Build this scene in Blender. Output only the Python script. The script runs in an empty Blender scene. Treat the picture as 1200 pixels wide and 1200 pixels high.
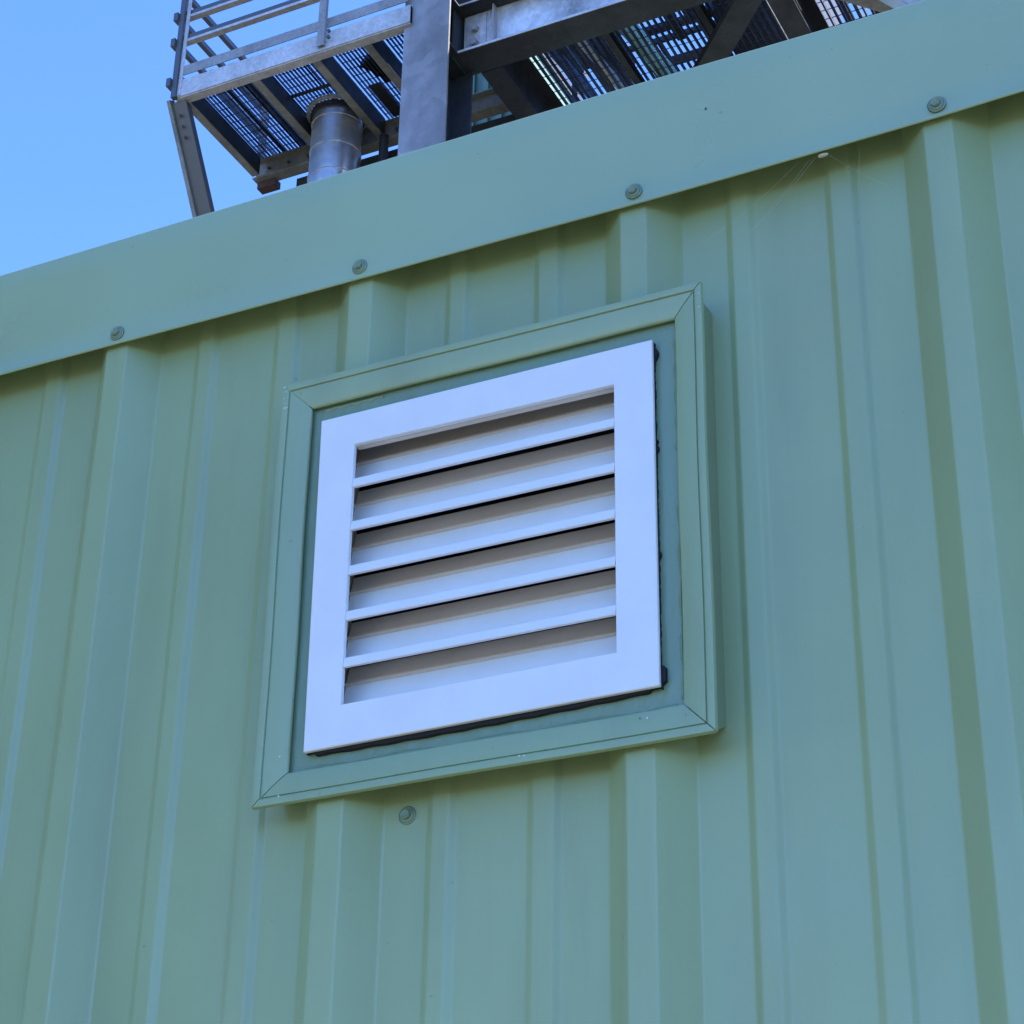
import bpy, bmesh, math, random
from mathutils import Vector, Matrix
random.seed(7)
S = bpy.context.scene
C = S.collection

# ------------------------------------------------------------------ camera
cam_d = bpy.data.cameras.new('camera')
cam_d.sensor_width = 36.0
cam_d.lens = 36.0 * 2517.64 / 1200.0
cam_d.clip_start = 0.05
cam_d.clip_end = 3000
cam = bpy.data.objects.new('camera', cam_d)
cam.location = (0.55258, -1.29069, -0.60512)
cam.rotation_euler = (2.06753, -0.01573, 0.4549)
C.objects.link(cam)
S.camera = cam

# ------------------------------------------------------------------ sky, sun, exposure
SUN_EL, SUN_AZ = math.radians(45), math.radians(75)     # azimuth from +Y towards +X (behind the cabin)
w = bpy.data.worlds.new('World'); S.world = w; w.use_nodes = True
nt = w.node_tree
bg = nt.nodes['Background']
sky = nt.nodes.new('ShaderNodeTexSky'); sky.sky_type = 'NISHITA'; sky.sun_disc = False
sky.sun_elevation = SUN_EL; sky.sun_rotation = SUN_AZ
sky.air_density = 1.0; sky.dust_density = 0.0; sky.ozone_density = 10.0; sky.altitude = 3000
tint = nt.nodes.new('ShaderNodeMix'); tint.data_type = 'RGBA'; tint.blend_type = 'MULTIPLY'; tint.inputs[0].default_value = 1.0
tint.inputs[7].default_value = (0.90, 0.95, 1.12, 1)          # the camera's cool white balance on open shade, over the whole sky
nt.links.new(sky.outputs['Color'], tint.inputs[6]); nt.links.new(tint.outputs[2], bg.inputs['Color'])
bg.inputs['Strength'].default_value = 0.15
sd = bpy.data.lights.new('sun', 'SUN'); sd.energy = 4.0; sd.angle = math.radians(0.5); sd.color = (1, 0.97, 0.92)
sun = bpy.data.objects.new('sun', sd)
sv = Vector((math.sin(SUN_AZ)*math.cos(SUN_EL), math.cos(SUN_AZ)*math.cos(SUN_EL), math.sin(SUN_EL)))
sun.rotation_euler = sv.to_track_quat('Z', 'Y').to_euler(); sun.location = (0, 10, 30)
C.objects.link(sun)
S.view_settings.view_transform = 'Standard'; S.view_settings.look = 'None'
S.view_settings.gamma = 1; S.view_settings.use_curve_mapping = False
S.view_settings.exposure = 2.06

# ------------------------------------------------------------------ materials
def mat(name, col, rough=0.5, metal=0.0, spec=0.5):
    m = bpy.data.materials.new(name); m.use_nodes = True
    b = m.node_tree.nodes['Principled BSDF']
    b.inputs['Base Color'].default_value = (*col, 1); b.inputs['Roughness'].default_value = rough
    b.inputs['Metallic'].default_value = metal; b.inputs['Specular IOR Level'].default_value = spec
    return m, m.node_tree.nodes, m.node_tree.links, b
def noise(N, L, scale, detail=3, stretch=(1, 1, 1), rough=0.5):
    tc = N.new('ShaderNodeTexCoord'); mp = N.new('ShaderNodeMapping'); n = N.new('ShaderNodeTexNoise')
    mp.inputs['Scale'].default_value = stretch
    n.inputs['Scale'].default_value = scale; n.inputs['Detail'].default_value = detail; n.inputs['Roughness'].default_value = rough
    L.new(tc.outputs['Object'], mp.inputs['Vector']); L.new(mp.outputs['Vector'], n.inputs['Vector'])
    return n
def ramp(N, L, src, stops):
    r = N.new('ShaderNodeValToRGB'); e = r.color_ramp.elements
    while len(e) < len(stops): e.new(0.5)
    for i, (p, c) in enumerate(stops): e[i].position = p; e[i].color = (*c, 1) if len(c) == 3 else c
    L.new(src, r.inputs['Fac']); return r
def bump(N, L, b, src, strength, dist, prev=None):
    bp = N.new('ShaderNodeBump'); bp.inputs['Strength'].default_value = strength; bp.inputs['Distance'].default_value = dist
    L.new(src, bp.inputs['Height'])
    if prev: L.new(prev.outputs['Normal'], bp.inputs['Normal'])
    L.new(bp.outputs['Normal'], b.inputs['Normal']); return bp
def mixc(N, L, fac, a, b_, mode='MIX'):
    m = N.new('ShaderNodeMix'); m.data_type = 'RGBA'; m.blend_type = mode
    if isinstance(fac, float): m.inputs[0].default_value = fac
    else: L.new(fac, m.inputs[0])
    for i, v in ((6, a), (7, b_)):
        if isinstance(v, tuple): m.inputs[i].default_value = (*v, 1)
        else: L.new(v, m.inputs[i])
    return m.outputs[2]

def green_paint(name, col, rough, wob, brush=False, dirt=0.34):
    m, N, L, b = mat(name, col, rough, 0, 0.8)
    n1 = noise(N, L, 3.5, 4)                                  # broad fading of the paint
    r1 = ramp(N, L, n1.outputs['Fac'], [(0.3, tuple(c*0.93 for c in col)), (0.7, tuple(min(1, c*1.06) for c in col))])
    n2 = noise(N, L, 14, 6, (1, 1, 0.12), 0.65)               # rain streaks and dust
    r2 = ramp(N, L, n2.outputs['Fac'], [(0.42, (0, 0, 0)), (0.85, (dirt, dirt, dirt))])
    r2.color_ramp.interpolation = 'EASE'
    c = mixc(N, L, r2.outputs['Color'], r1.outputs['Color'], (0.20, 0.235, 0.15))
    n3 = noise(N, L, 130, 3)                                  # sparse specks
    r3 = ramp(N, L, n3.outputs['Fac'], [(0.735, (0, 0, 0)), (0.76, (0.35, 0.35, 0.35))])
    c = mixc(N, L, r3.outputs['Color'], c, (0.10, 0.13, 0.09))
    L.new(c, b.inputs['Base Color'])
    nr = noise(N, L, 9, 5)
    rr = ramp(N, L, nr.outputs['Fac'], [(0.3, (rough-0.05,)*3), (0.7, (rough+0.09,)*3)])
    L.new(rr.outputs['Color'], b.inputs['Roughness'])
    nw = noise(N, L, 2.3, 1, (1.6, 1, 0.5))                   # oil-canning of thin sheet
    p = bump(N, L, b, nw.outputs['Fac'], wob, 0.02)
    nf = noise(N, L, 900, 2)
    p = bump(N, L, b, nf.outputs['Fac'], 0.05, 0.0004, p)
    if brush:
        ns = noise(N, L, 42, 4, (1.0, 1, 0.45), 0.6)
        bump(N, L, b, ns.outputs['Fac'], 0.9, 0.0022, p)
    return m
GREEN = (0.325, 0.425, 0.212)
M_wall = green_paint('painted_cladding', GREEN, 0.36, 0.14)
M_fascia = green_paint('painted_fascia', (0.355, 0.475, 0.27), 0.3, 0.14, dirt=0.0)
M_trim = green_paint('painted_trim', (0.305, 0.415, 0.225), 0.38, 0.06, dirt=0.35)
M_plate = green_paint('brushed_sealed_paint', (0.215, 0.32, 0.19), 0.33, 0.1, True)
M_screw = green_paint('painted_screw', (0.20, 0.28, 0.17), 0.35, 0.0)

def white_coat():
    m, N, L, b = mat('white_powder_coat', (0.8, 0.8, 0.79), 0.34)
    n = noise(N, L, 25, 5); r = ramp(N, L, n.outputs['Fac'], [(0.35, (0.82, 0.83, 0.82)), (0.65, (0.86, 0.87, 0.87))])
    L.new(r.outputs['Color'], b.inputs['Base Color'])
    n2 = noise(N, L, 700, 2); bump(N, L, b, n2.outputs['Fac'], 0.06, 0.0005)
    return m
M_white = white_coat()
def blade_coat():
    m, N, L, b = mat('bounce_tinted_blade', (0.74, 0.73, 0.70), 0.45)
    n = noise(N, L, 30, 6, (0.3, 1, 1)); r = ramp(N, L, n.outputs['Fac'], [(0.35, (0.68, 0.57, 0.45)), (0.7, (0.80, 0.70, 0.57))])  # warm tan holds the ground bounce and shade of the recessed upper faces
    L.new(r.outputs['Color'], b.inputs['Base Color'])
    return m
M_blade = blade_coat()
M_inner = mat('shade_toned_jamb', (0.33, 0.31, 0.28), 0.6)[0]  # recess shade put into the grey of the side channels
M_black = mat('gap_black', (0.012, 0.011, 0.012), 0.8)[0]
M_rubber = mat('seal_rubber', (0.03, 0.04, 0.03), 0.7)[0]
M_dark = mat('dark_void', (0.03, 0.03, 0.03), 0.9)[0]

def galv(name, lo, hi, rough=0.42, metal=0.85, scale=9, stain=None, bs=0.25):
    m, N, L, b = mat(name, hi, rough, metal)
    tc = N.new('ShaderNodeTexCoord'); v = N.new('ShaderNodeTexVoronoi'); v.inputs['Scale'].default_value = scale*5
    L.new(tc.outputs['Object'], v.inputs['Vector'])
    n = noise(N, L, scale*0.35, 6, (1, 1, 0.6), 0.65)
    r = ramp(N, L, n.outputs['Fac'], [(0.32, lo), (0.66, hi)])
    rv = ramp(N, L, v.outputs['Color'], [(0.0, (0.82,)*3), (1.0, (1.12,)*3)])
    c = mixc(N, L, 1.0, r.outputs['Color'], rv.outputs['Color'], 'MULTIPLY')
    if stain:
        ns = noise(N, L, 2.2, 5, (1, 1, 0.4)); rs = ramp(N, L, ns.outputs['Fac'], [(0.58, (0,)*3), (0.72, (0.8,)*3)])
        c = mixc(N, L, rs.outputs['Color'], c, stain)
    L.new(c, b.inputs['Base Color'])
    rr = ramp(N, L, n.outputs['Fac'], [(0.3, (rough+0.14,)*3), (0.7, (rough-0.06,)*3)])
    L.new(rr.outputs['Color'], b.inputs['Roughness'])
    bump(N, L, b, n.outputs['Fac'], bs, 0.02)
    return m
M_galv = galv('galvanised_steel', (0.36, 0.35, 0.34), (0.58, 0.56, 0.54), 0.5, 0.3)
M_rail = galv('dull_galvanised_rail', (0.20, 0.195, 0.185), (0.34, 0.325, 0.31), 0.55, 0.3)
M_col = galv('weathered_column_steel', (0.19, 0.165, 0.145), (0.56, 0.53, 0.50), 0.27, 0.35, 1.6, (0.20, 0.18, 0.16))
M_joist = galv('dull_joist_steel', (0.16, 0.155, 0.13), (0.30, 0.29, 0.25), 0.6, 0.25)
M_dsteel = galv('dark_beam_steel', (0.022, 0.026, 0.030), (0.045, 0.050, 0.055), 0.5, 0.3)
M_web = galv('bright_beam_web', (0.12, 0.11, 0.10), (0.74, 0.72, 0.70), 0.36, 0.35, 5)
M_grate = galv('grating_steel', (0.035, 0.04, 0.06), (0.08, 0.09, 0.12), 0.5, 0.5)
M_pipe = galv('stainless_flue', (0.52, 0.52, 0.52), (0.72, 0.71, 0.70), 0.30, 0.85, 3, bs=0.04)
M_bolt = mat('bolt_steel', (0.12, 0.12, 0.12), 0.45, 0.6)[0]
M_rust = galv('rusty_bracket', (0.05, 0.025, 0.02), (0.10, 0.045, 0.035), 0.8, 0.1)

# ------------------------------------------------------------------ helpers
def tag(o, label=None, cat=None, group=None, kind=None):
    if label: o['label'] = label
    if cat: o['category'] = cat
    if group: o['group'] = group
    if kind: o['kind'] = kind
    return o
def empty(name, loc, label, cat, group=None):
    o = bpy.data.objects.new(name, None); o.location = loc; o.empty_display_size = 0.1; C.objects.link(o)
    return tag(o, label, cat, group)
def obj(name, bm, m, parent=None, smooth=False, recalc=True):
    if recalc: bmesh.ops.recalc_face_normals(bm, faces=bm.faces)
    me = bpy.data.meshes.new(name); bm.to_mesh(me); bm.free(); me.materials.append(m)
    if smooth:
        for p in me.polygons: p.use_smooth = True
        me.set_sharp_from_angle(angle=math.radians(40))
    o = bpy.data.objects.new(name, me); C.objects.link(o)
    if parent:
        o.parent = parent
        w_ = Vector((0, 0, 0)); q = parent
        while q: w_ += q.location; q = q.parent
        o.location = -w_ + Vector((0, 0, 0))
    return o
def bevel(o, width, seg=2):
    b = o.modifiers.new('bevel', 'BEVEL'); b.width = width; b.segments = seg; b.limit_method = 'ANGLE'; b.angle_limit = math.radians(35)
    return o
def box(bm, lo, hi):
    vs = [bm.verts.new((x, y, z)) for x in (lo[0], hi[0]) for y in (lo[1], hi[1]) for z in (lo[2], hi[2])]
    for f in ((0, 1, 3, 2), (4, 6, 7, 5), (0, 4, 5, 1), (2, 3, 7, 6), (0, 2, 6, 4), (1, 5, 7, 3)): bm.faces.new([vs[i] for i in f])
def boxo(name, lo, hi, m, parent=None):
    bm = bmesh.new(); box(bm, lo, hi); return obj(name, bm, m, parent)
def sweep(bm, prof, A, B, up=Vector((0, 0, 1)), close=True):
    """closed 2D profile (side, up) swept straight from A to B"""
    A, B = Vector(A), Vector(B); d = (B-A).normalized(); s = d.cross(up).normalized(); u = s.cross(d).normalized()
    ra = [bm.verts.new(A+s*p+u*q) for p, q in prof]; rb = [bm.verts.new(B+s*p+u*q) for p, q in prof]
    n = len(prof)
    for i in range(n): bm.faces.new((ra[i], ra[(i+1) % n], rb[(i+1) % n], rb[i]))
    if close: bm.faces.new(ra[::-1]); bm.faces.new(rb)
def rect(w_, h): return [(-w_/2, -h/2), (w_/2, -h/2), (w_/2, h/2), (-w_/2, h/2)]
def ibeam(w_, h, tf, tw):        # origin at bottom centre
    return [(-w_/2, 0), (w_/2, 0), (w_/2, tf), (tw/2, tf), (tw/2, h-tf), (w_/2, h-tf), (w_/2, h), (-w_/2, h), (-w_/2, h-tf), (-tw/2, h-tf), (-tw/2, tf), (-w_/2, tf)]
def channel(w_, h, t, side=1):   # web on side 0, flanges going to side*w_
    p = [(0, 0), (w_, 0), (w_, t), (t, t), (t, h-t), (w_, h-t), (w_, h), (0, h)]
    return [(x*side, y) for x, y in p]
def tube(bm, A, B, r, n=16, cap=True):
    sweep(bm, [(r*math.cos(2*math.pi*i/n), r*math.sin(2*math.pi*i/n)) for i in range(n)], A, B,
          up=Vector((0, 0, 1)) if abs((Vector(B)-Vector(A)).normalized().z) < 0.9 else Vector((0, 1, 0)), close=cap)
def bolt(name, pos, r, h, m, parent, axis=Vector((0, -1, 0))):
    bm = bmesh.new(); tube(bm, pos, Vector(pos)+axis*h, r, 6); return obj(name, bm, m, parent)

# ------------------------------------------------------------------ ground
GZ = -2.1
bm = bmesh.new()
n = 24; R = 1500
vs = [[bm.verts.new((x, y, GZ)) for x in (-R, -60, -20, -8, 0, 8, 20, 60, R)] for y in (-R, -60, -20, -8, 0, 8, 20, 60, R)]
for i in range(8):
    for j in range(8): bm.faces.new((vs[i][j], vs[i][j+1], vs[i+1][j+1], vs[i+1][j]))
m, N, L, b = mat('grass_ground', (0.12, 0.13, 0.05), 0.95, 0, 0.1)
n1 = noise(N, L, 0.6, 8); r1 = ramp(N, L, n1.outputs['Fac'], [(0.35, (0.15, 0.143, 0.10)), (0.6, (0.21, 0.196, 0.145)), (0.75, (0.11, 0.122, 0.07))])
L.new(r1.outputs['Color'], b.inputs['Base Color'])
n2 = noise(N, L, 30, 5); bump(N, L, b, n2.outputs['Fac'], 0.6, 0.05)
g = obj('ground', bm, m); tag(g, kind='structure')
m, N, L, b = mat('bounce_cut_asphalt', (0.06, 0.06, 0.06), 0.9, 0, 0.3)
n1 = noise(N, L, 1.5, 8); r1 = ramp(N, L, n1.outputs['Fac'], [(0.3, (0.045, 0.045, 0.045)), (0.7, (0.075, 0.073, 0.07))]); L.new(r1.outputs['Color'], b.inputs['Base Color'])
bounce_cut_yard = boxo('bounce_cut_yard', (-45, 3.6, GZ-0.3), (35, 60, GZ+0.02), m); tag(bounce_cut_yard, kind='structure')  # unseen dark paving added to cut bounce light on the platform undersides

# tall trees standing to the left in front of the cabin, mirrored softly in the paint
m_leaf, N, L, b = mat('tree_leaves', (0.05, 0.085, 0.025), 0.6)
n1 = noise(N, L, 2.0, 3); r1 = ramp(N, L, n1.outputs['Fac'], [(0.3, (0.035, 0.06, 0.018)), (0.7, (0.075, 0.115, 0.035))]); L.new(r1.outputs['Color'], b.inputs['Base Color'])
m_bark = mat('bark', (0.09, 0.07, 0.05), 0.9)[0]
def tree(x, y, h, r, seed, label):
    q = random.Random(seed)
    t = empty('broadleaf_tree', (x, y, GZ), label, 'tree', 'trees in front of the cabin')
    bm = bmesh.new(); prev = Vector((x, y, GZ)); rad = 0.24
    def limb(a, c, r0, r1):
        d = (c-a).normalized(); s_ = d.orthogonal().normalized(); u = d.cross(s_)
        A = [bm.verts.new(a+(s_*math.cos(k*math.pi/4)+u*math.sin(k*math.pi/4))*r0) for k in range(8)]
        B = [bm.verts.new(c+(s_*math.cos(k*math.pi/4)+u*math.sin(k*math.pi/4))*r1) for k in range(8)]
        for k in range(8): bm.faces.new((A[k], A[(k+1) % 8], B[(k+1) % 8], B[k]))
    for i in range(6):
        nx = prev+Vector((q.uniform(-.2, .2), q.uniform(-.2, .2), h*0.14)); limb(prev, nx, rad, rad*0.8); prev = nx; rad *= 0.8
        if i > 1:
            for k in range(3):
                a = q.uniform(0, 6.28); limb(nx, nx+Vector((math.cos(a), math.sin(a), 0.7))*r*0.6, rad*0.6, rad*0.15)
    obj('trunk', bm, m_bark, t)
    bm = bmesh.new(); cl = [(x+q.gauss(0, r*.42), y+q.gauss(0, r*.42), GZ+h*(0.35+0.6*q.random()), r*q.uniform(.25, .5)) for _ in range(26)]
    for i in range(7000):
        cx, cy, cz, cr = cl[i % 26]; v = Vector((q.gauss(0, 1), q.gauss(0, 1), q.gauss(0, 1))).normalized()*cr*q.uniform(.55, 1)+Vector((cx, cy, cz))
        a = Vector((q.gauss(0, 1), q.gauss(0, 1), q.gauss(0, 1))).normalized(); s_ = a.orthogonal().normalized()*0.14; u = a.cross(s_)*0.8
        bm.faces.new([bm.verts.new(v+s_), bm.verts.new(v+u), bm.verts.new(v-s_), bm.verts.new(v-u)])
    obj('crown', bm, m_leaf, t, recalc=False)
tree(-7.5, -4.0, 9.5, 3.0, 1, 'tall leafy tree nearest the left end of the cabin')
tree(-10.5, -10.0, 10.0, 3.2, 2, 'tallest leafy tree furthest out from the cabin')
tree(-7.0, -7.5, 8.5, 2.6, 5, 'shorter leafy tree between two taller ones left of the camera')
tree(7.6, -3.0, 8.5, 2.4, 6, 'unseen leafy tree added nearest the right end of the cabin')  # added out of view to darken the right-facing rib webs
tree(11.5, -7.0, 8.5, 3.0, 7, 'unseen leafy tree added right of the camera and further from the cabin')  # second added occluder for sky light from the right
tree(-11.5, -1.0, 10.5, 3.2, 3, 'leafy tree beyond the left end of the cabin')

# ------------------------------------------------------------------ the green cabin
cabin = empty('green_cabin', (0, 1.3, GZ), 'green ribbed metal cabin wall with a smooth green fascia along its top', 'building')
# rib profile over one 0.25 m pitch: (x, depth behind crest)
H = 0.0229
def rounded(pts, r, seg=3):
    out = [pts[0]]
    for a, p, c in zip(pts, pts[1:], pts[2:]):
        a, p, c = Vector(a), Vector(p), Vector(c); d1 = (a-p); d2 = (c-p)
        k = min(r, d1.length*0.45, d2.length*0.45)
        s, e = p+d1.normalized()*k, p+d2.normalized()*k
        for i in range(seg+1):
            t = i/seg; out.append(tuple((1-t)**2*s+2*t*(1-t)*p+t*t*e))
    out.append(pts[-1]); return out
def profile(k0, k1):
    pts = [(k0*0.25+0.0109, 0.0)]
    for k in range(k0, k1):
        o = k*0.25
        pts += [(o+0.0218, 0), (o+0.0448, H), (o+0.0815, H), (o+0.0870, H-0.0036), (o+0.1005, H-0.0036), (o+0.1060, H),
                (o+0.1635, H), (o+0.1690, H-0.0036), (o+0.1850, H-0.0036), (o+0.1905, H), (o+0.2275, H), (o+0.25, 0)]
    pts.append((k1*0.25+0.0109, 0.0))
    return rounded(pts, 0.0013)
HX0, HX1, HZ0, HZ1 = -0.264, 0.036, 0.001, 0.297        # opening cut for the vent
ZT = 0.5430
def depth_at(pts, x):
    for (xa, ya), (xb, yb) in zip(pts, pts[1:]):
        if xa <= x <= xb: return ya+(yb-ya)*(x-xa)/max(1e-9, xb-xa)
    return 0
def cladding(k0, k1, lift):
    pts = profile(k0, k1); hole = pts[0][0] < HX0 and pts[-1][0] > HX1
    if hole:
        for hx in (HX0, HX1): pts.append((hx, depth_at(sorted(pts), hx)))
        pts.sort()
    zs = [GZ+0.06, HZ0, HZ1, ZT] if hole else [GZ+0.06, ZT]
    bm = bmesh.new()
    g_ = [[bm.verts.new((x, y-lift, z)) for x, y in pts] for z in zs]
    for i in range(len(zs)-1):
        for j in range(len(pts)-1):
            if hole and i == 1 and HX0-1e-6 <= pts[j][0] and pts[j+1][0] <= HX1+1e-6: continue
            bm.faces.new((g_[i][j], g_[i][j+1], g_[i+1][j+1], g_[i+1][j]))
    o = obj('cladding_sheet', bm, M_wall, cabin, recalc=False)
    s = o.modifiers.new('thickness', 'SOLIDIFY'); s.thickness = 0.0007; s.offset = -1
    return o
for i, k in enumerate((-18, -13, -8, -3, 2, 7)): cladding(k, k+5, 0.0006*(i % 2))
LX, RX, BY = -18*0.25+0.011, 12*0.25+0.011, 2.6
boxo('side_wall', (LX-0.04, 0.03, GZ+0.06), (LX, BY, 0.53), M_wall, cabin)
boxo('side_wall', (RX, 0.03, GZ+0.06), (RX+0.04, BY, 0.53), M_wall, cabin)
boxo('rear_wall', (LX-0.04, BY, GZ+0.06), (RX+0.04, BY+0.04, 0.53), M_wall, cabin)
boxo('roof', (LX-0.03, 0.035, 0.528), (RX+0.03, BY+0.06, 0.541), M_fascia, cabin)
boxo('floor_frame', (LX-0.02, 0.012+H, GZ+0.003), (RX+0.02, BY+0.02, GZ+0.058), M_dsteel, cabin)
# fascia: folded sheet with a slight wave along its lower edge, hemmed bottom, rolled top
FB = [(-4.606, 0.4317), (-1.2021, 0.4324), (-0.6146, 0.4326), (-0.4842, 0.4316), (-0.3569, 0.4301), (-0.2364, 0.4296), (-0.1093, 0.4292), (0.0148, 0.4285), (0.1419, 0.4299), (0.2626, 0.4319), (0.329, 0.4342), (0.6, 0.4353), (3.103, 0.4322)]
FT = [(-4.606, 0.5499), (-0.6333, 0.5495), (-0.2968, 0.5502), (-0.0015, 0.5511), (0.2597, 0.5494), (0.6, 0.5494), (3.103, 0.5494)]
def interp(tb, x):
    if x <= tb[0][0]: return tb[0][1]
    for i in range(len(tb)-1):
        (xa, za), (xb, zb) = tb[i], tb[i+1]
        if x <= xb:
            t = (x-xa)/(xb-xa); p0 = tb[max(0, i-1)]; p3 = tb[min(len(tb)-1, i+2)]
            m0 = (zb-p0[1])/(xb-p0[0]) if xb != p0[0] else 0; m1 = (p3[1]-za)/(p3[0]-xa); h = xb-xa
            return (2*t**3-3*t*t+1)*za+(t**3-2*t*t+t)*h*m0+(-2*t**3+3*t*t)*zb+(t**3-t*t)*h*m1
    return tb[-1][1]
bm = bmesh.new(); rows = []
xs = [LX-0.045] + [-1.5+i*0.02 for i in range(int(2.6/0.02)+1)] + [RX+0.045]
for x in xs:
    zb, zt = interp(FB, x), interp(FT, x)
    wv = 0.0004*math.sin(x*7.0)+0.0002*math.sin(x*19+1)
    F = 0.0015
    pr = [(F-0.0064, zb+0.0040), (F-0.0068, zb+0.0008), (F-0.0080, zb), (F-0.0090, zb+0.0006), (F-0.0092, zb+0.0022), (F-0.0082+wv, zb+0.0045),
          (F-0.0080+wv, zb+0.03), (F-0.0078+wv*1.1, zb+0.06), (F-0.0080+wv, zb+0.09), (F-0.0080, zt-0.0022), (F-0.0074, zt-0.0007), (F-0.0060, zt), (0.06, zt+0.001), (0.06, zt-0.0012), (F-0.0058, zt-0.0012), (F-0.0066, zt-0.003), (F-0.0066+wv, zb+0.006)]
    rows.append([bm.verts.new((x, y, z)) for y, z in pr])
for a, c in zip(rows, rows[1:]):
    for i in range(len(a)): bm.faces.new((a[i], a[(i+1) % len(a)], c[(i+1) % len(a)], c[i]))
bm.faces.new(rows[0]); bm.faces.new(rows[-1][::-1])
fascia = obj('fascia', bm, M_fascia, cabin, smooth=True)
# screws with bonded washers
def screw(x, y, z, parent, seed):
    rr = random.Random(seed); a0 = rr.random()*1.0
    bm = bmesh.new()                                           # hex head with flange
    def ring(r, yy, n_=6, a=a0): return [bm.verts.new((x+r*math.cos(a+2*math.pi*i/n_), yy, z+r*math.sin(a+2*math.pi*i/n_))) for i in range(n_)]
    ra, rb, rc, rd = ring(0.0040, y-0.0016), ring(0.0040, y-0.0048), ring(0.0034, y-0.0053), ring(0.0019, y-0.0047)
    for p, q in ((ra, rb), (rb, rc), (rc, rd)):
        for i in range(6): bm.faces.new((p[i], p[(i+1) % 6], q[(i+1) % 6], q[i]))
    bm.faces.new(rd)
    fa, fb_ = ring(0.0055, y-0.0010, 20), ring(0.0053, y-0.0018, 20); fc = ring(0.0044, y-0.0021, 20)
    for p, q in ((fa, fb_), (fb_, fc)):
        for i in range(20): bm.faces.new((p[i], p[(i+1) % 20], q[(i+1) % 20], q[i]))
    bm.faces.new(fc)
    s_ = obj('screw', bm, M_screw, parent)
    bm = bmesh.new(); tube(bm, (x, y, z), (x, y-0.0006, z), 0.0072, 28); obj('rubber_seal', bm, M_rubber, s_)
    bm = bmesh.new()
    rs = [[bm.verts.new((x+0.0003+r*math.cos(2*math.pi*i/28), yy, z-0.0003+r*math.sin(2*math.pi*i/28))) for i in range(28)] for r, yy in ((0.0069, y-0.0006), (0.0069, y-0.0011), (0.0061, y-0.0016), (0.0050, y-0.0012))]
    for p, q in zip(rs, rs[1:]):
        for i in range(28): bm.faces.new((p[i], p[(i+1) % 28], q[(i+1) % 28], q[i]))
    bm.faces.new(rs[-1])
    obj('washer', bm, M_screw, s_)
for i, (x, z) in enumerate([(-0.4857, 0.4428), (-0.2371, 0.442), (0.0149, 0.4412), (0.2635, 0.4438), (-0.7359, 0.4422), (0.5138, 0.4437)]):
    screw(x, -0.0068, z, fascia, i)
screw(-0.1854, H-0.0003, -0.0466, cabin, 11)

# ------------------------------------------------------------------ green surround of the vent
TOUT = [(-0.3028, 0.3382), (0.0712, 0.3360), (0.0719, -0.0353), (-0.3016, -0.0350)]   # TL TR BR BL (x, z)
TIN = [(-0.2745, 0.3110), (0.0474, 0.3100), (0.0473, -0.0099), (-0.2736, -0.0097)]
sur = empty('vent_surround', (-0.115, 0, -0.036), 'mitred green metal trim frame around the white louvre vent', 'trim frame')
def lerp2(a, c, t): return (a[0]+(c[0]-a[0])*t, a[1]+(c[1]-a[1])*t)
# (t across the band, y)
TP = [(0.0, -0.0072), (0.0, -0.0098), (0.02, -0.0112), (0.20, -0.0116), (0.235, -0.0112), (0.25, -0.0095), (0.285, -0.0093), (0.30, -0.0106),
      (0.62, -0.0100), (0.93, -0.0084), (0.975, -0.0079), (1.0, -0.0070), (1.0, -0.0056), (0.96, -0.0058), (0.3, -0.0078), (0.05, -0.0082), (0.03, -0.0072)]
for k in range(4):
    a, c = k, (k+1) % 4
    bm = bmesh.new(); nl = 14; rows = []
    for j in range(nl+1):
        s_ = j/nl; row = []
        for t, y in TP:
            A = lerp2(TOUT[a], TIN[a], t); B = lerp2(TOUT[c], TIN[c], t)
            e = 0.0005/math.hypot(B[0]-A[0], B[1]-A[1]); s2 = e+(1-2*e)*s_
            P = lerp2(A, B, s2)
            wob = 0.0006*math.sin(s_*7+k*2)*math.sin(math.pi*s_)
            row.append(bm.verts.new((P[0]+(wob if k % 2 else 0), y+wob*0.4, P[1]+(0 if k % 2 else wob))))
        rows.append(row)
    for p, q in zip(rows, rows[1:]):
        for i in range(len(p)): bm.faces.new((p[i], p[(i+1) % len(p)], q[(i+1) % len(p)], q[i]))
    bm.faces.new(rows[0]); bm.faces.new(rows[-1][::-1])
    obj('trim_rail', bm, M_trim, sur, smooth=True)
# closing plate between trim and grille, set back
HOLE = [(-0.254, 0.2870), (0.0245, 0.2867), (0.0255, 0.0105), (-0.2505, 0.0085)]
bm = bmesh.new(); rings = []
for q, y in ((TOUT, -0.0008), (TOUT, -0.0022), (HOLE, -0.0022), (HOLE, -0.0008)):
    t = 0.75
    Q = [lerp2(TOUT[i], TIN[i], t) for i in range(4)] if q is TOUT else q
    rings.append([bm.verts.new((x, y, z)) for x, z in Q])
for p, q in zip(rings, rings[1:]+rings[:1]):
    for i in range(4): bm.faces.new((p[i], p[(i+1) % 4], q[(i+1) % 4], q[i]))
obj('backing_plate', bm, M_plate, sur)
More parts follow.
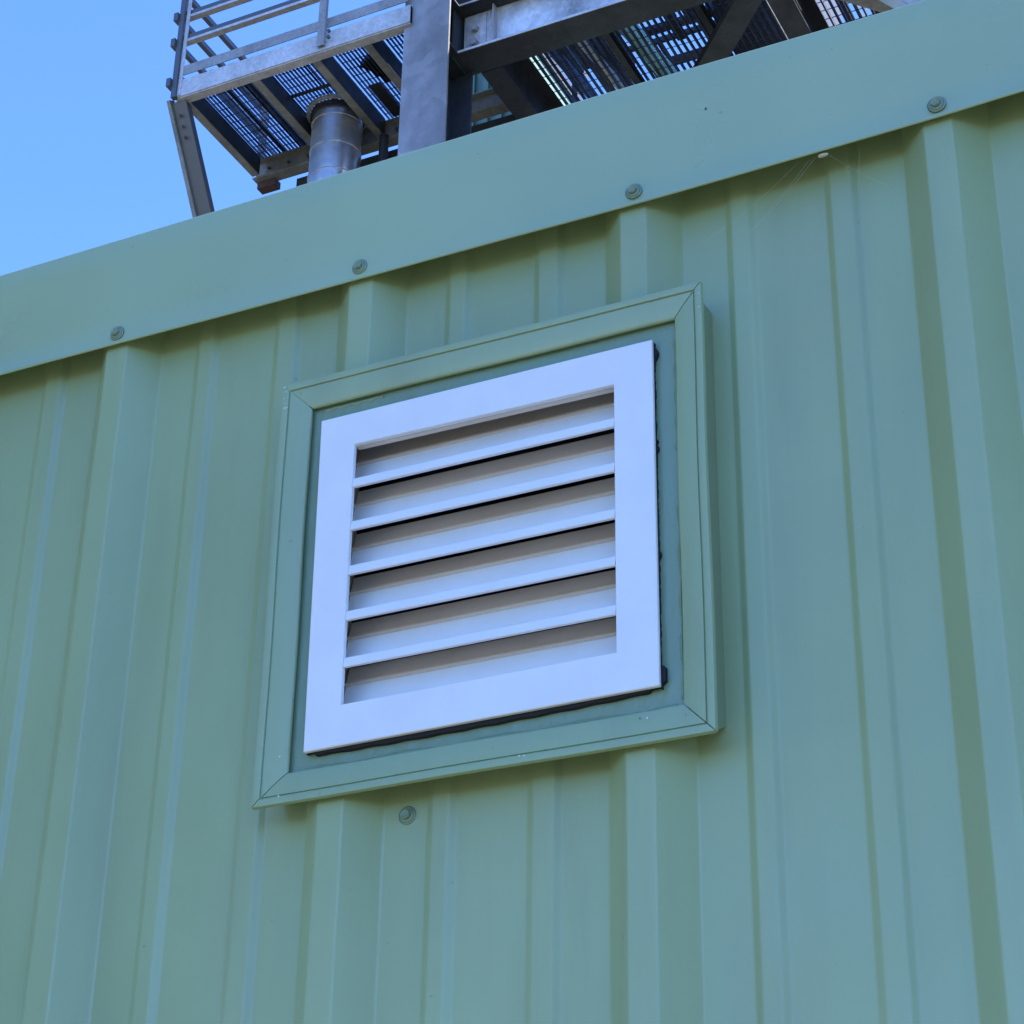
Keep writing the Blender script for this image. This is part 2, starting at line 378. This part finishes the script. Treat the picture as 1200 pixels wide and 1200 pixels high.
# strips closing the trim gap, added and darkened for the shade beside it
m_clo = green_paint('shade_closure_paint', (0.21, 0.29, 0.16), 0.5, 0.05)
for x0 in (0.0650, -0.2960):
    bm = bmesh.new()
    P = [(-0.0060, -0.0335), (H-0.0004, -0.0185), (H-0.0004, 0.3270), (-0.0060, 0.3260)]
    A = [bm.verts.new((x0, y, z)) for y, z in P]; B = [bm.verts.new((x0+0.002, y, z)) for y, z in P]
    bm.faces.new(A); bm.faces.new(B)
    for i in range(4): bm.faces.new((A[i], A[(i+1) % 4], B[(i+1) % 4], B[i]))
    obj('shade_closure_strip', bm, m_clo, sur)
# wavering line of old sealant along the joint of trim and plate
rs = random.Random(3)
IN = [lerp2(TOUT[i], TIN[i], 1.02) for i in range(4)]
for k, span in ((2, (0.02, 0.97)), (1, (0.05, 0.35)), (1, (0.5, 0.98)), (0, (0.03, 0.2))):
    bm = bmesh.new(); A, B = IN[k], IN[(k+1) % 4]; nn = 70; prev = None
    inw = [(0, -1), (-1, 0), (0, 1), (1, 0)][k]
    for j in range(nn+1):
        s_ = span[0]+(span[1]-span[0])*j/nn; P = lerp2(A, B, s_)
        wd = 0.0012+0.0016*(0.5+0.5*math.sin(j*0.37+k)+0.5*rs.random())
        c0 = 0.0004
        pr = [(c0, -0.0020), (c0+wd*0.25, -0.0034), (c0+wd*0.6, -0.0032), (c0+wd, -0.0023)]
        row = [bm.verts.new((P[0]+inw[0]*d, y, P[1]+inw[1]*d)) for d, y in pr]
        if prev:
            for i in range(3): bm.faces.new((prev[i], prev[i+1], row[i+1], row[i]))
        prev = row
    obj('sealant_bead', bm, M_plate, sur, smooth=True)

# ------------------------------------------------------------------ white louvre vent
GOUT = [(-0.2626, 0.2944), (0.0295, 0.2942), (0.0306, 0.0061), (-0.259, 0.0034)]
GIN = [(-0.23, 0.2644), (-0.0023, 0.2619), (-0.002, 0.0378), (-0.2285, 0.037)]
vent = empty('louvre_vent', (-0.11, -0.01, 0.0), 'white square louvre vent with five sloping slats in a flat face frame', 'vent')
YF = -0.0110
bm = bmesh.new(); rings = []
def off(Q, d):
    cx = sum(p[0] for p in Q)/4; cz = sum(p[1] for p in Q)/4
    return [(x+(d if x < cx else -d), z+(d if z < cz else -d)) for x, z in Q]
sec = [(GOUT, 0.0008, YF+0.0042), (GOUT, 0, YF+0.0036), (GOUT, 0, YF+0.0007), (GOUT, 0.0007, YF), (GIN, -0.0005, YF), (GIN, 0, YF+0.0006), (GIN, 0, YF+0.0042), (GIN, -0.0012, YF+0.0046), (GIN, -0.002, YF+0.0050), (GOUT, 0.003, YF+0.0050)]
for Q, d, y in sec: rings.append([bm.verts.new((x, y, z)) for x, z in (off(Q, d))])
for p, q in zip(rings, rings[1:]+rings[:1]):
    for i in range(4): bm.faces.new((p[i], p[(i+1) % 4], q[(i+1) % 4], q[i]))
obj('face_frame', bm, M_white, vent, smooth=False)
# blades
def blade(zb):
    # (y, z) closed section: nosing, sloping face, bead, steep upstand
    f = [(YF+0.0006, zb+0.0004), (YF+0.0001, zb+0.0010), (YF+0.0014, zb+0.0082), (YF+0.0020, zb+0.0088), (YF+0.0230, zb+0.0180), (YF+0.0245, zb+0.0205),
         (YF+0.0276, zb+0.0360), (YF+0.0256, zb+0.0368), (YF+0.0256, zb+0.0386), (YF+0.0280, zb+0.0394), (YF+0.0320, zb+0.0538)]
    bk = [(YF+0.0332, zb+0.0534), (YF+0.0292, zb+0.0386), (YF+0.0258, zb+0.0199), (YF+0.0238, zb+0.0168), (YF+0.0026, zb+0.0064), (YF+0.0015, zb+0.0018), (YF+0.0040, zb+0.0022), (YF+0.0040, zb+0.0008)]
    pr = f+bk; bm = bmesh.new(); ends = []
    for side in (0, 1):
        row = []
        for y, z in pr:
            t = (z-0.0374)/(0.263-0.0374); ex = 0.0130 if y > YF+0.0048 else -0.0003
            x = (GIN[3][0]+(GIN[0][0]-GIN[3][0])*t)-ex if side == 0 else (GIN[2][0]+(GIN[1][0]-GIN[2][0])*t)+ex
            row.append(bm.verts.new((x, y, z)))
        ends.append(row)
    a, c = ends; n_ = len(pr)
    for i in range(n_): bm.faces.new((a[i], a[(i+1) % n_], c[(i+1) % n_], c[i]))
    bm.faces.new(a[::-1]); bm.faces.new(c)
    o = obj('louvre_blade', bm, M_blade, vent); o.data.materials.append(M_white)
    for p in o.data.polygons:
        if len(p.vertices) == 4 and max(o.data.vertices[i].co.z for i in p.vertices) < zb+0.0362: p.material_index = 1  # lower faces stay white; the tan above carries painted bounce light
    return o
ZB = [0.2247, 0.1859, 0.1465, 0.1071, 0.0675, 0.0283]
for zb in ZB: blade(zb)
for xa, xb in ((GIN[0][0]-0.0148, GIN[0][0]-0.0134), (GIN[2][0]+0.0134, GIN[2][0]+0.0148)):
    boxo('side_channel', (xa, YF+0.0052, 0.012), (xb, YF+0.034, 0.278), M_inner, vent)
bm = bmesh.new(); sweep(bm, [(-0.0105, 0), (-0.0052, 0), (-0.0052, 0.001), (-0.0105, 0.001)], (GIN[0][0]-0.001, YF, GIN[0][1]+0.0002), (GIN[1][0]+0.001, YF, GIN[1][1]+0.0002)); obj('header_lip', bm, M_blade, vent)
# ragged black strip added behind the frame for the shade in its gap
bm = bmesh.new(); rg = random.Random(5); outer = []; inner = []
def goff(k, s_):   # how far the gap strip sticks out beyond the frame, metres
    v = -0.0012+0.0010*rg.random()
    if k == 2:     # bottom, from right to left
        if 0.035 < s_ < 0.98: v = 0.0010+0.0022*math.sin(math.pi*min(1, max(0, (s_-0.03)/1.0)))**0.6+0.0003*math.sin(s_*60)
    if k == 1:     # right, from top to bottom
        if 0.01 < s_ < 0.055: v = 0.0026*math.sin(math.pi*(s_-0.01)/0.045)
        for c0 in (0.30, 0.325, 0.63):
            if abs(s_-c0) < 0.008: v = 0.0011
        if 0.945 < s_ < 0.99: v = 0.0030
    if k == 0 and s_ > 0.80: v = 0.0008+0.0022*(s_-0.80)/0.2
    if k == 3:
        for c0 in (0.10, 0.12, 0.30, 0.62, 0.89, 0.905):
            if abs(s_-c0) < 0.02: v = 0.0016
    return v
nrm = [(0, 1), (1, 0), (0, -1), (-1, 0)]
for k in range(4):
    A, B = GOUT[k], GOUT[(k+1) % 4]; nn = 110
    for j in range(nn):
        s_ = j/nn; P = lerp2(A, B, s_); d = goff(k, s_) if j else 0.0
        Q = lerp2(off(GOUT, 0.010)[k], off(GOUT, 0.010)[(k+1) % 4], s_)
        outer.append((P[0]+nrm[k][0]*d, P[1]+nrm[k][1]*d)); inner.append(Q)
lay = [[bm.verts.new((x, y, z)) for x, z in src] for src, y in ((outer, YF+0.0043), (outer, -0.0018), (inner, -0.0018), (inner, YF+0.0043))]
nn = len(outer)
for p, q in zip(lay, lay[1:]+lay[:1]):
    for i in range(nn): bm.faces.new((p[i], p[(i+1) % nn], q[(i+1) % nn], q[i]))
obj('gap_shade_strip', bm, M_black, vent)
# duct box behind the blades
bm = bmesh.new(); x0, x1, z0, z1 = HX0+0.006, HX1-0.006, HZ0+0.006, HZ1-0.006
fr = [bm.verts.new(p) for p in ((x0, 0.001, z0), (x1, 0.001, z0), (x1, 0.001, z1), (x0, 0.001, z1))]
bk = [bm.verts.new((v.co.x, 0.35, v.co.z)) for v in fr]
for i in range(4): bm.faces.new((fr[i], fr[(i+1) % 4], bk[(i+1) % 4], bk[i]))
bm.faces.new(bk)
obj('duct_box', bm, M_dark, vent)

# ------------------------------------------------------------------ cobweb and dried insect nest under the fascia
bm = bmesh.new()
def thread(a, c, sag=0.0, r=0.00005):
    a, c = Vector(a), Vector(c); prev = a
    for i in range(1, 9):
        t = i/8; p = a.lerp(c, t)-Vector((0, 0, sag*math.sin(math.pi*t))); tube(bm, prev, p, r, 4); prev = p
thread((0.165, -0.003, 0.4285), (0.098, 0.020, 0.390), 0.003)
thread((0.160, -0.003, 0.4280), (0.120, 0.018, 0.410), 0.002)
thread((0.150, -0.003, 0.4275), (0.060, 0.021, 0.395), 0.005)
thread((0.175, -0.003, 0.4290), (0.215, 0.021, 0.402), 0.002)
thread((0.200, 0.000, 0.4290), (0.190, 0.020, 0.398), 0.000)
mw = mat('spider_silk', (0.7, 0.7, 0.66), 0.6)[0]
tag(obj('cobweb', bm, mw), 'thin pale cobweb threads strung under the fascia lip to the cladding', 'cobweb')
bm = bmesh.new()
bmesh.ops.create_icosphere(bm, subdivisions=2, radius=0.0019)
for v in bm.verts: v.co *= 1+0.3*random.random(); v.co.x *= 2.0; v.co.z *= 0.55
for v in bm.verts: v.co += Vector((0.1715, -0.0030, 0.4290))
tag(obj('insect_cocoon', bm, mat('cocoon', (0.62, 0.56, 0.47), 0.8)[0]), 'small whitish cocoon stuck beneath the fascia edge', 'cocoon')
# paint chips
mchip = mat('bare_chip', (0.75, 0.77, 0.72), 0.6)[0]; mdk = mat('dark_chip', (0.05, 0.07, 0.05), 0.7)[0]
def chip(x, y, z, r, m_, parent):
    bm = bmesh.new(); q = random.Random(int(abs(x*9999+z*777)))
    f = [bm.verts.new((x+0.75*r*(0.6+0.6*q.random())*math.cos(a), y, z+0.75*r*(0.6+0.8*q.random())*math.sin(a))) for a in [i*math.pi/4 for i in range(8)]]
    bkk = [bm.verts.new((v.co.x, y+0.0004, v.co.z)) for v in f]; bm.faces.new(f)
    for i in range(8): bm.faces.new((f[i], f[(i+1) % 8], bkk[(i+1) % 8], bkk[i]))
    obj('paint_chip', bm, m_, parent)
chip(0.078, -0.0067, 0.504, 0.0013, mdk, fascia)
for x, z, r in ((-0.3003, 0.3353, .0013), (-0.2985, 0.331, .0008), (-0.2998, 0.325, .0007), (-0.2988, 0.3150, .0012), (-0.2965, 0.3152, .0008), (-0.2995, 0.320, .0006), (0.0692, 0.3249, .0008), (0.0690, 0.3125, .0009), (0.0215, -0.0175, .0010), (-0.2790, 0.0027, .0009), (-0.2775, -0.0290, .0010), (-0.2950, -0.012, .0006), (-0.0775, -0.0295, .0009), (-0.0735, -0.0300, .0008)):
    chip(x, -0.0119, z, r, mchip, sur)
chip(0.0157, -0.0114, -0.0165, 0.0008, mdk, sur)
for x, z, r, m_ in ((0.1927, 0.375, .0009, mchip), (0.2206, 0.325, .0009, mdk), (0.1488, 0.2595, .0009, mdk), (0.2205, 0.2966, .0007, mdk), (0.172, 0.325, .0009, mchip), (-0.0605, 0.2, .001, mdk)):
    y = depth_at(profile(-3, 2), x)
    chip(x, y-0.0004, z, r, m_, cabin)

# ------------------------------------------------------------------ steel access platform behind
plat = empty('steel_platform', (-6.6, 11.5, GZ), 'galvanised steel access platform with railing and mesh floor above the cabin roof', 'platform')
Y0, YB = 11.17, 12.52          # front face, rear beam
XL, XC = -9.19, -6.80
ZP = 12.02
def sw(name, prof, A, B, m_, up=Vector((0, 0, 1)), parent=plat):
    bm = bmesh.new(); sweep(bm, prof, A, B, up); return obj(name, bm, m_, parent)
# sweep side axis: for travel +X side = +X x Z = -Y ; for travel +Y side = +X
sw('front_channel', channel(-0.09, 0.215, 0.012), (XL, Y0, ZP), (XC+0.05, Y0, ZP), M_galv)
sw('rear_beam', ibeam(0.13, 0.22, 0.014, 0.012), (XL+0.02, YB, ZP-0.02), (-6.42, YB, ZP-0.02), M_joist)
boxo('lower_beam', (XL+0.42, YB+0.10, ZP-0.62), (-6.42, YB+0.26, ZP-0.03), M_dsteel, plat)
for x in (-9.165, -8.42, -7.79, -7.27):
    j = sw('joist', rect(0.012, 0.20), (x+0.069, Y0+0.012, ZP+0.113), (x+0.069, YB-0.07, ZP+0.113), M_dsteel)  # web darker than its flange: shade under the deck put into the colour
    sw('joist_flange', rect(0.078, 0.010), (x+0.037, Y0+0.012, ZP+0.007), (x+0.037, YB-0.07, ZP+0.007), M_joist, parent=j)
# grating panels: bearing bars along Y, cross rods along X
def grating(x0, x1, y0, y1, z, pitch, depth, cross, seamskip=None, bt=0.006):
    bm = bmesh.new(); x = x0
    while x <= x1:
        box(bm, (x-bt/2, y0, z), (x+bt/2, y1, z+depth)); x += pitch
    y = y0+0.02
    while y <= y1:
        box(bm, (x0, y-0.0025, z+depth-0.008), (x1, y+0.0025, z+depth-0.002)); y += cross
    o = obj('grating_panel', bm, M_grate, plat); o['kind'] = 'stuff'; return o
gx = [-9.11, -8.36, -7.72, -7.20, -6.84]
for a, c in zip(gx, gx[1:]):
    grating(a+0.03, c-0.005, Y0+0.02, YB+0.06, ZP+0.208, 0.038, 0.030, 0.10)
# seams and plates lying in the left deck
for (x0, x1, y0, y1) in ((-8.985, -8.965, Y0+.03, YB), (-8.87, -8.82, Y0+.03, YB), (-8.66, -8.60, Y0+.03, YB), (-8.02, -8.00, Y0+.03, YB)):
    boxo('floor_strip', (x0, y0, ZP+0.24), (x1, y1, ZP+0.25), M_dsteel, plat)
boxo('cross_strip', (-8.34, 11.77, ZP+0.198), (-7.80, 11.81, ZP+0.206), M_dsteel, plat)
for cx, cy, s_ in ((-7.42, 11.78, 0.13), (-7.40, 11.95, 0.10)):
    bm = bmesh.new(); q = random.Random(int(cx*100)); vsx = []
    P = [(cx+s_*(0.5+0.9*q.random())*math.cos(a), cy+1.3*s_*(0.5+0.9*q.random())*math.sin(a)) for a in [i*math.pi/4.5 for i in range(9)]]
    lo = [bm.verts.new((x, y, ZP+0.241)) for x, y in P]; hi = [bm.verts.new((x, y, ZP+0.30)) for x, y in P]
    bm.faces.new(lo); bm.faces.new(hi)
    for i in range(9): bm.faces.new((lo[i], lo[(i+1) % 9], hi[(i+1) % 9], hi[i]))
    obj('floor_bracket', bm, M_dsteel, plat)
boxo('grating_clip_plate', (-7.62, 11.95, ZP+0.195), (-7.50, YB-0.08, ZP+0.203), M_dsteel, plat)
# toe board, rails, posts
boxo('toe_board', (XL+0.02, Y0-0.012, 12.275), (XC+0.02, Y0-0.004, 12.385), M_rail, plat)
for z in (12.725, 13.02, 13.36):
    r_ = sw('rail', rect(0.05, 0.055), (XL+0.02, Y0+0.02, z+0.012), (XC+0.02, Y0+0.02, z+0.012), M_bolt)  # dark steel puts the shaded upper half into the colour
    sw('rail_lit_lip', rect(0.062, 0.030), (XL+0.02, Y0+0.02, z-0.031), (XC+0.02, Y0+0.02, z-0.031), M_galv, parent=r_)  # pale lower half: light from the ground put into the colour
    sw('side_rail', rect(0.045, 0.055), (XL-0.035, Y0-0.03, z-0.055), (XL-0.035, YB+0.05, z-0.055), M_bolt)
sw('side_toe_board', rect(0.01, 0.10), (XL-0.03, Y0+0.02, 12.33), (XL-0.03, YB, 12.33), M_rail)
sw('post', rect(0.05, 0.05), (XL, Y0-0.02, ZP-0.0), (XL, Y0-0.02, 13.40), M_bolt, up=Vector((0, 1, 0)))
sw('post_angle', rect(0.035, 0.012), (XL+0.045, Y0-0.016, ZP+0.02), (XL+0.06, Y0-0.016, 13.40), M_galv, up=Vector((0, 1, 0)))
for z in (12.15, 12.62, 12.93, 13.25): boxo('clamp', (XL-0.075, Y0-0.07, z), (XL-0.03, Y0+0.01, z+0.09), M_bolt, plat)
def post(x, y):
    bm = bmesh.new(); sweep(bm, channel(0.075, 0.035, 0.008), (x-0.0375, y, 12.06), (x-0.0375, y, 13.40), Vector((0, 1, 0))); obj('post', bm, M_rail, plat)
post(-7.56, Y0-0.045)
boxo('post', (-9.20, YB+0.02, 12.2), (-9.14, YB+0.08, 13.4), M_rail, plat)
for z in (12.115, 12.185): bolt('bolt', (-7.545, Y0-0.045, z), 0.018, 0.025, M_bolt, plat)
# knee brace from the front corner down to the rear column
bA, bB = Vector((-9.19, 11.20, 12.02)), Vector((-9.19, 12.56, 9.83))
kb = sw('knee_brace', [(0, 0), (0.15, 0), (0.15, 0.075), (0.138, 0.075), (0.138, 0.012), (0, 0.012)], bA-Vector((0.06, 0, 0)), bB-Vector((0.06, 0, 0)), M_bolt)  # shading of the inner face put into the dark steel colour
sw('brace_lit_edge', rect(0.035, 0.085), bA-Vector((0.078, 0, -0.035)), bB-Vector((0.078, 0, -0.035)), M_joist, parent=kb)  # narrow pale edge, its light put into the colour
for t in (0.05, 0.09, 0.13): bolt('bolt', bA.lerp(bB, t)+Vector((0.0, -0.012, -0.008)), 0.016, 0.02, M_bolt, plat, Vector((0, -0.8, -0.6)))
for i in range(3): bolt('bolt', (-9.02+i*0.22, YB-0.009, ZP+0.10), 0.016, 0.02, M_bolt, plat)
for i in range(2): bolt('bolt', (-7.62+i*0.22, YB-0.009, ZP+0.10), 0.016, 0.02, M_bolt, plat)
sw('rear_column', ibeam(0.16, 0.16, 0.012, 0.01), (-9.06, YB+0.12, GZ), (-9.06, YB+0.12, ZP-0.19), M_joist, up=Vector((0, 1, 0)))
boxo('rusty_bracket', (-9.15, YB+0.0, ZP-0.10), (-8.95, YB+0.10, ZP-0.025), M_rust, plat)
# big H column
def hcol(x, y, w_, d, top, m_):
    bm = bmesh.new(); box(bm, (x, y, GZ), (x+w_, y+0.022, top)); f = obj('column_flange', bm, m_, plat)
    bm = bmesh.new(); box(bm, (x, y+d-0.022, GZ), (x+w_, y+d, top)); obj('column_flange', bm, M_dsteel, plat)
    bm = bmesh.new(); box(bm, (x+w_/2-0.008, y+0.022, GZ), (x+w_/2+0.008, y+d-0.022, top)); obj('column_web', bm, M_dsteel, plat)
hcol(-6.825, 11.20, 0.445, 0.47, 16.5, M_col)
for z in (11.715, 12.245):
    boxo('stiffener_plate', (-6.60, 11.222, z), (-6.385, 11.648, z+0.016), M_dsteel, plat)
# main beam to the right of the column
BX0 = -6.44
YM = 11.545
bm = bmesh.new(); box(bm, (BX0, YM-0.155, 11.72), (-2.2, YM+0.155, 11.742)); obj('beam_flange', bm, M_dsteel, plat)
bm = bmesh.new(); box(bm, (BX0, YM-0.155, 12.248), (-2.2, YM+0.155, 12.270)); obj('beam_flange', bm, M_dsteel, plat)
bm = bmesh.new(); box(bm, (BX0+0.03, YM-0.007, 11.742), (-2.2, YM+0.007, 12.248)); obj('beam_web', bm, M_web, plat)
boxo('end_plate', (BX0-0.016, YM-0.15, 11.70), (BX0, YM+0.15, 12.29), M_dsteel, plat)
boxo('splice_plate', (BX0+0.04, YM-0.020, 11.75), (BX0+0.25, YM-0.0075, 12.23), M_web, plat)
for z in (11.90, 12.06): bolt('bolt', (BX0+0.15, YM-0.020, z), 0.036, 0.045, M_rail, plat)
boxo('web_stiffener', (BX0+0.335, YM-0.075, 11.745), (BX0+0.350, YM-0.008, 12.245), M_col, plat)
# pale strips along the flanges, light on their edges put into the colour
boxo('flange_lit_edge', (BX0, YM-0.162, 11.722), (-2.2, YM-0.1555, 11.745), M_galv, plat)
boxo('flange_lit_edge', (BX0, YM-0.162, 12.250), (-2.2, YM-0.1555, 12.268), M_galv, plat)
# right-hand deck
YR = 13.55
for i, x in enumerate((-6.22, -3.64, -1.2)):
    sw('cross_beam', ibeam(0.20, 0.52, 0.018, 0.012), (x, YM+0.165, 11.72), (x, YR, 11.72), M_dsteel)
for x in (-5.36, -4.50, -2.80, -2.0):
    sw('joist', channel(0.06, 0.10, 0.010, 1), (x, YM+0.165, 12.15), (x, YR, 12.15), M_dsteel)
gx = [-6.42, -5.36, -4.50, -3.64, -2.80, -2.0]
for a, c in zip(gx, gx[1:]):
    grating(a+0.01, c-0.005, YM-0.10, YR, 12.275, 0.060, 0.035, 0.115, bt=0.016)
sw('rear_beam', ibeam(0.2, 0.5, 0.018, 0.012), (-6.5, YR+0.11, 11.74), (-1.0, YR+0.11, 11.74), M_dsteel)
sw('deck_brace', [(-0.11, 0), (0.11, 0), (0.11, 0.012), (-0.098, 0.012), (-0.098, 0.08), (-0.11, 0.08)], (-3.78, 11.72, 11.73), (-4.86, 12.90, 11.73), M_dsteel)
sw('deck_brace', [(-0.11, 0), (0.11, 0), (0.11, 0.012), (-0.098, 0.012), (-0.098, 0.08), (-0.11, 0.08)], (-3.45, 11.72, 11.74), (-2.30, 12.98, 11.74), M_joist)
sw('knee_brace', rect(0.22, 0.10), (-2.98, 11.30, 11.35), (-1.7, 11.30, 9.9), M_col)
# lattice and uprights seen between the column and the cross beam
sw('lattice_brace', rect(0.04, 0.04), (-6.40, 12.2, 11.30), (-5.6, 12.2, 10.2), M_rail)
sw('lattice_brace', rect(0.10, 0.06), (-6.45, 12.6, 12.15), (-6.0, 12.9, 10.2), M_rail)
sw('lattice_brace', rect(0.05, 0.05), (-6.55, 12.9, 11.5), (-6.2, 13.2, 10.0), M_joist)
hcol(-6.75, 12.9, 0.28, 0.28, 12.0, M_joist)
hcol(-2.45, 11.20, 0.445, 0.47, 16.5, M_col)

# flue pipe
flue = empty('flue_pipe', (-7.99, 12.16, GZ), 'round shiny steel flue pipe rising to the mesh floor left of the column', 'pipe')
PX, PY, PR = -8.055, 12.155, 0.235
def ringed(name, z0, z1, r, m_, par, n_=40):
    bm = bmesh.new(); tube(bm, (PX, PY, z0), (PX, PY, z1), r, n_); return obj(name, bm, m_, par, smooth=True)
ringed('pipe_body', GZ+0.02, 12.10, PR, M_pipe, flue)
for z in (12.02, 11.70, 11.40, 11.1): ringed('seam_ring', z, z+0.018, PR+0.007, M_pipe, flue)
ringed('collar', 12.10, 12.16, PR+0.02, M_dsteel, flue)
bm = bmesh.new()
for i in range(30):
    a0, a1 = 2*math.pi*i/30, 2*math.pi*(i+1)/30
    P = [(PX+r*math.cos(a), PY+r*math.sin(a)) for a in (a0, a1) for r in (PR+0.022, PR+0.06)]
    lo = [bm.verts.new((*p, 12.165)) for p in P]; hi = [bm.verts.new((*p, 12.19)) for p in P]
    bm.faces.new((lo[0], lo[1], lo[3], lo[2])); bm.faces.new((hi[0], hi[1], hi[3], hi[2])); bm.faces.new((lo[1], lo[3], hi[3], hi[1])); bm.faces.new((lo[0], lo[2], hi[2], hi[0]))
obj('flange_ring', bm, M_galv, flue)
bm = bmesh.new(); tube(bm, (-7.70, 12.42, GZ), (-7.70, 12.42, 12.0), 0.045, 14)
tag(obj('conduit_pipe', bm, M_dsteel, None, smooth=True), 'thin dark conduit running up just right of the flue pipe', 'pipe')

# green clad lift tower far behind the column
m_tow = green_paint('dark_green_cladding', (0.07, 0.15, 0.10), 0.5, 0.1)
tow = empty('clad_tower', (-8.2, 15.5, GZ), 'dark green clad tower glimpsed between the big column and the cross beam', 'tower')
boxo('wall', (-8.95, 15.0, GZ), (-7.55, 17.0, 15.2), m_tow, tow)
for i in range(8):
    boxo('rib', (-8.86+i*0.17, 14.955, GZ+0.1), (-8.80+i*0.17, 14.999, 15.19), m_tow, tow)
boxo('parapet', (-9.0, 14.94, 15.202), (-7.50, 17.05, 15.35), M_dsteel, tow)

# machinery standing on the right deck, seen through its mesh
mb = mat('blue_black_casing', (0.018, 0.026, 0.045), 0.55)[0]
mach = empty('cooling_unit', (-4.6, 12.8, 12.32), 'dark blue machine casing standing on the right-hand mesh deck', 'machine')
boxo('sun_blocker_panel', (-6.33, 11.42, 13.10), (-6.20, 13.7, 16.4), mb, mach)  # unseen panel added to keep the sun off the left deck
boxo('casing', (-4.52, 12.25, 12.55), (-3.70, 14.0, 14.3), mb, mach)
qb = random.Random(4)
for i in range(34):
    x = -6.05+1.55*i/33+qb.uniform(-.03, .03); w_ = qb.uniform(.012, .045); y0 = qb.uniform(11.75, 12.9); z = qb.uniform(12.40, 12.75)
    boxo('frame_bar', (x-w_, y0, z), (x+w_, y0+qb.uniform(.25, 1.1), z+0.05), mb, mach)
for i in range(7):
    y = 12.0+i*0.24; x = qb.uniform(-6.0, -5.2); z = 12.80+0.06*(i % 2)
    boxo('cross_bar', (x, y, z), (x+qb.uniform(.5, 1.1), y+qb.uniform(.03, .09), z+0.05), mb, mach)
for i in range(8):
    x = -3.45+i*0.14+qb.uniform(-.02, .02); w_ = qb.uniform(.015, .05); y0 = qb.uniform(12.2, 12.9)
    boxo('frame_bar', (x-w_, y0, 12.5), (x+w_, y0+0.8, 12.55), mb, mach)
for x in (-6.29, -4.45, -3.8):
    for y in (12.40, 13.6): boxo('leg', (x-0.03, y, 12.305), (x+0.03, y+0.06, 13.11 if x < -6 else 12.56), mb, mach)
q = random.Random(21)
cols = {'pale': mat('pale_hose', (0.75, 0.76, 0.74), 0.4)[0], 'aqua': mat('aqua_pipe', (0.32, 0.62, 0.60), 0.4)[0], 'copper': mat('copper_line', (0.72, 0.42, 0.25), 0.4)[0], 'blue': mat('blue_sheet', (0.10, 0.17, 0.34), 0.5)[0]}
def run(kind, label, x0, y0, x1, y1, z, r):
    bm = bmesh.new(); tube(bm, (x0, y0, z), (x1, y1, z), r, 10)
    tag(obj(kind+'_pipe', bm, cols[kind], None, smooth=True), label, 'pipe')
run('aqua', 'fat aqua coloured pipe seen through the right mesh deck', -5.30, 11.75, -5.10, 13.5, 12.40, 0.085)
run('pale', 'pale pipe lying left of the aqua pipe on the mesh deck', -5.72, 11.75, -5.55, 13.5, 12.36, 0.045)
run('copper', 'thin copper coloured line between the pale and aqua pipes', -5.48, 11.75, -5.42, 13.5, 12.34, 0.018)
run('blue', 'blue pipe nearest the column on the right mesh deck', -6.02, 11.75, -5.86, 13.5, 12.38, 0.05)

for o in list(C.objects):
    if o.type == 'MESH' and o.parent is None and 'label' not in o.keys() and 'kind' not in o.keys(): print('UNTAGGED', o.name)
S.render.engine = 'CYCLES'
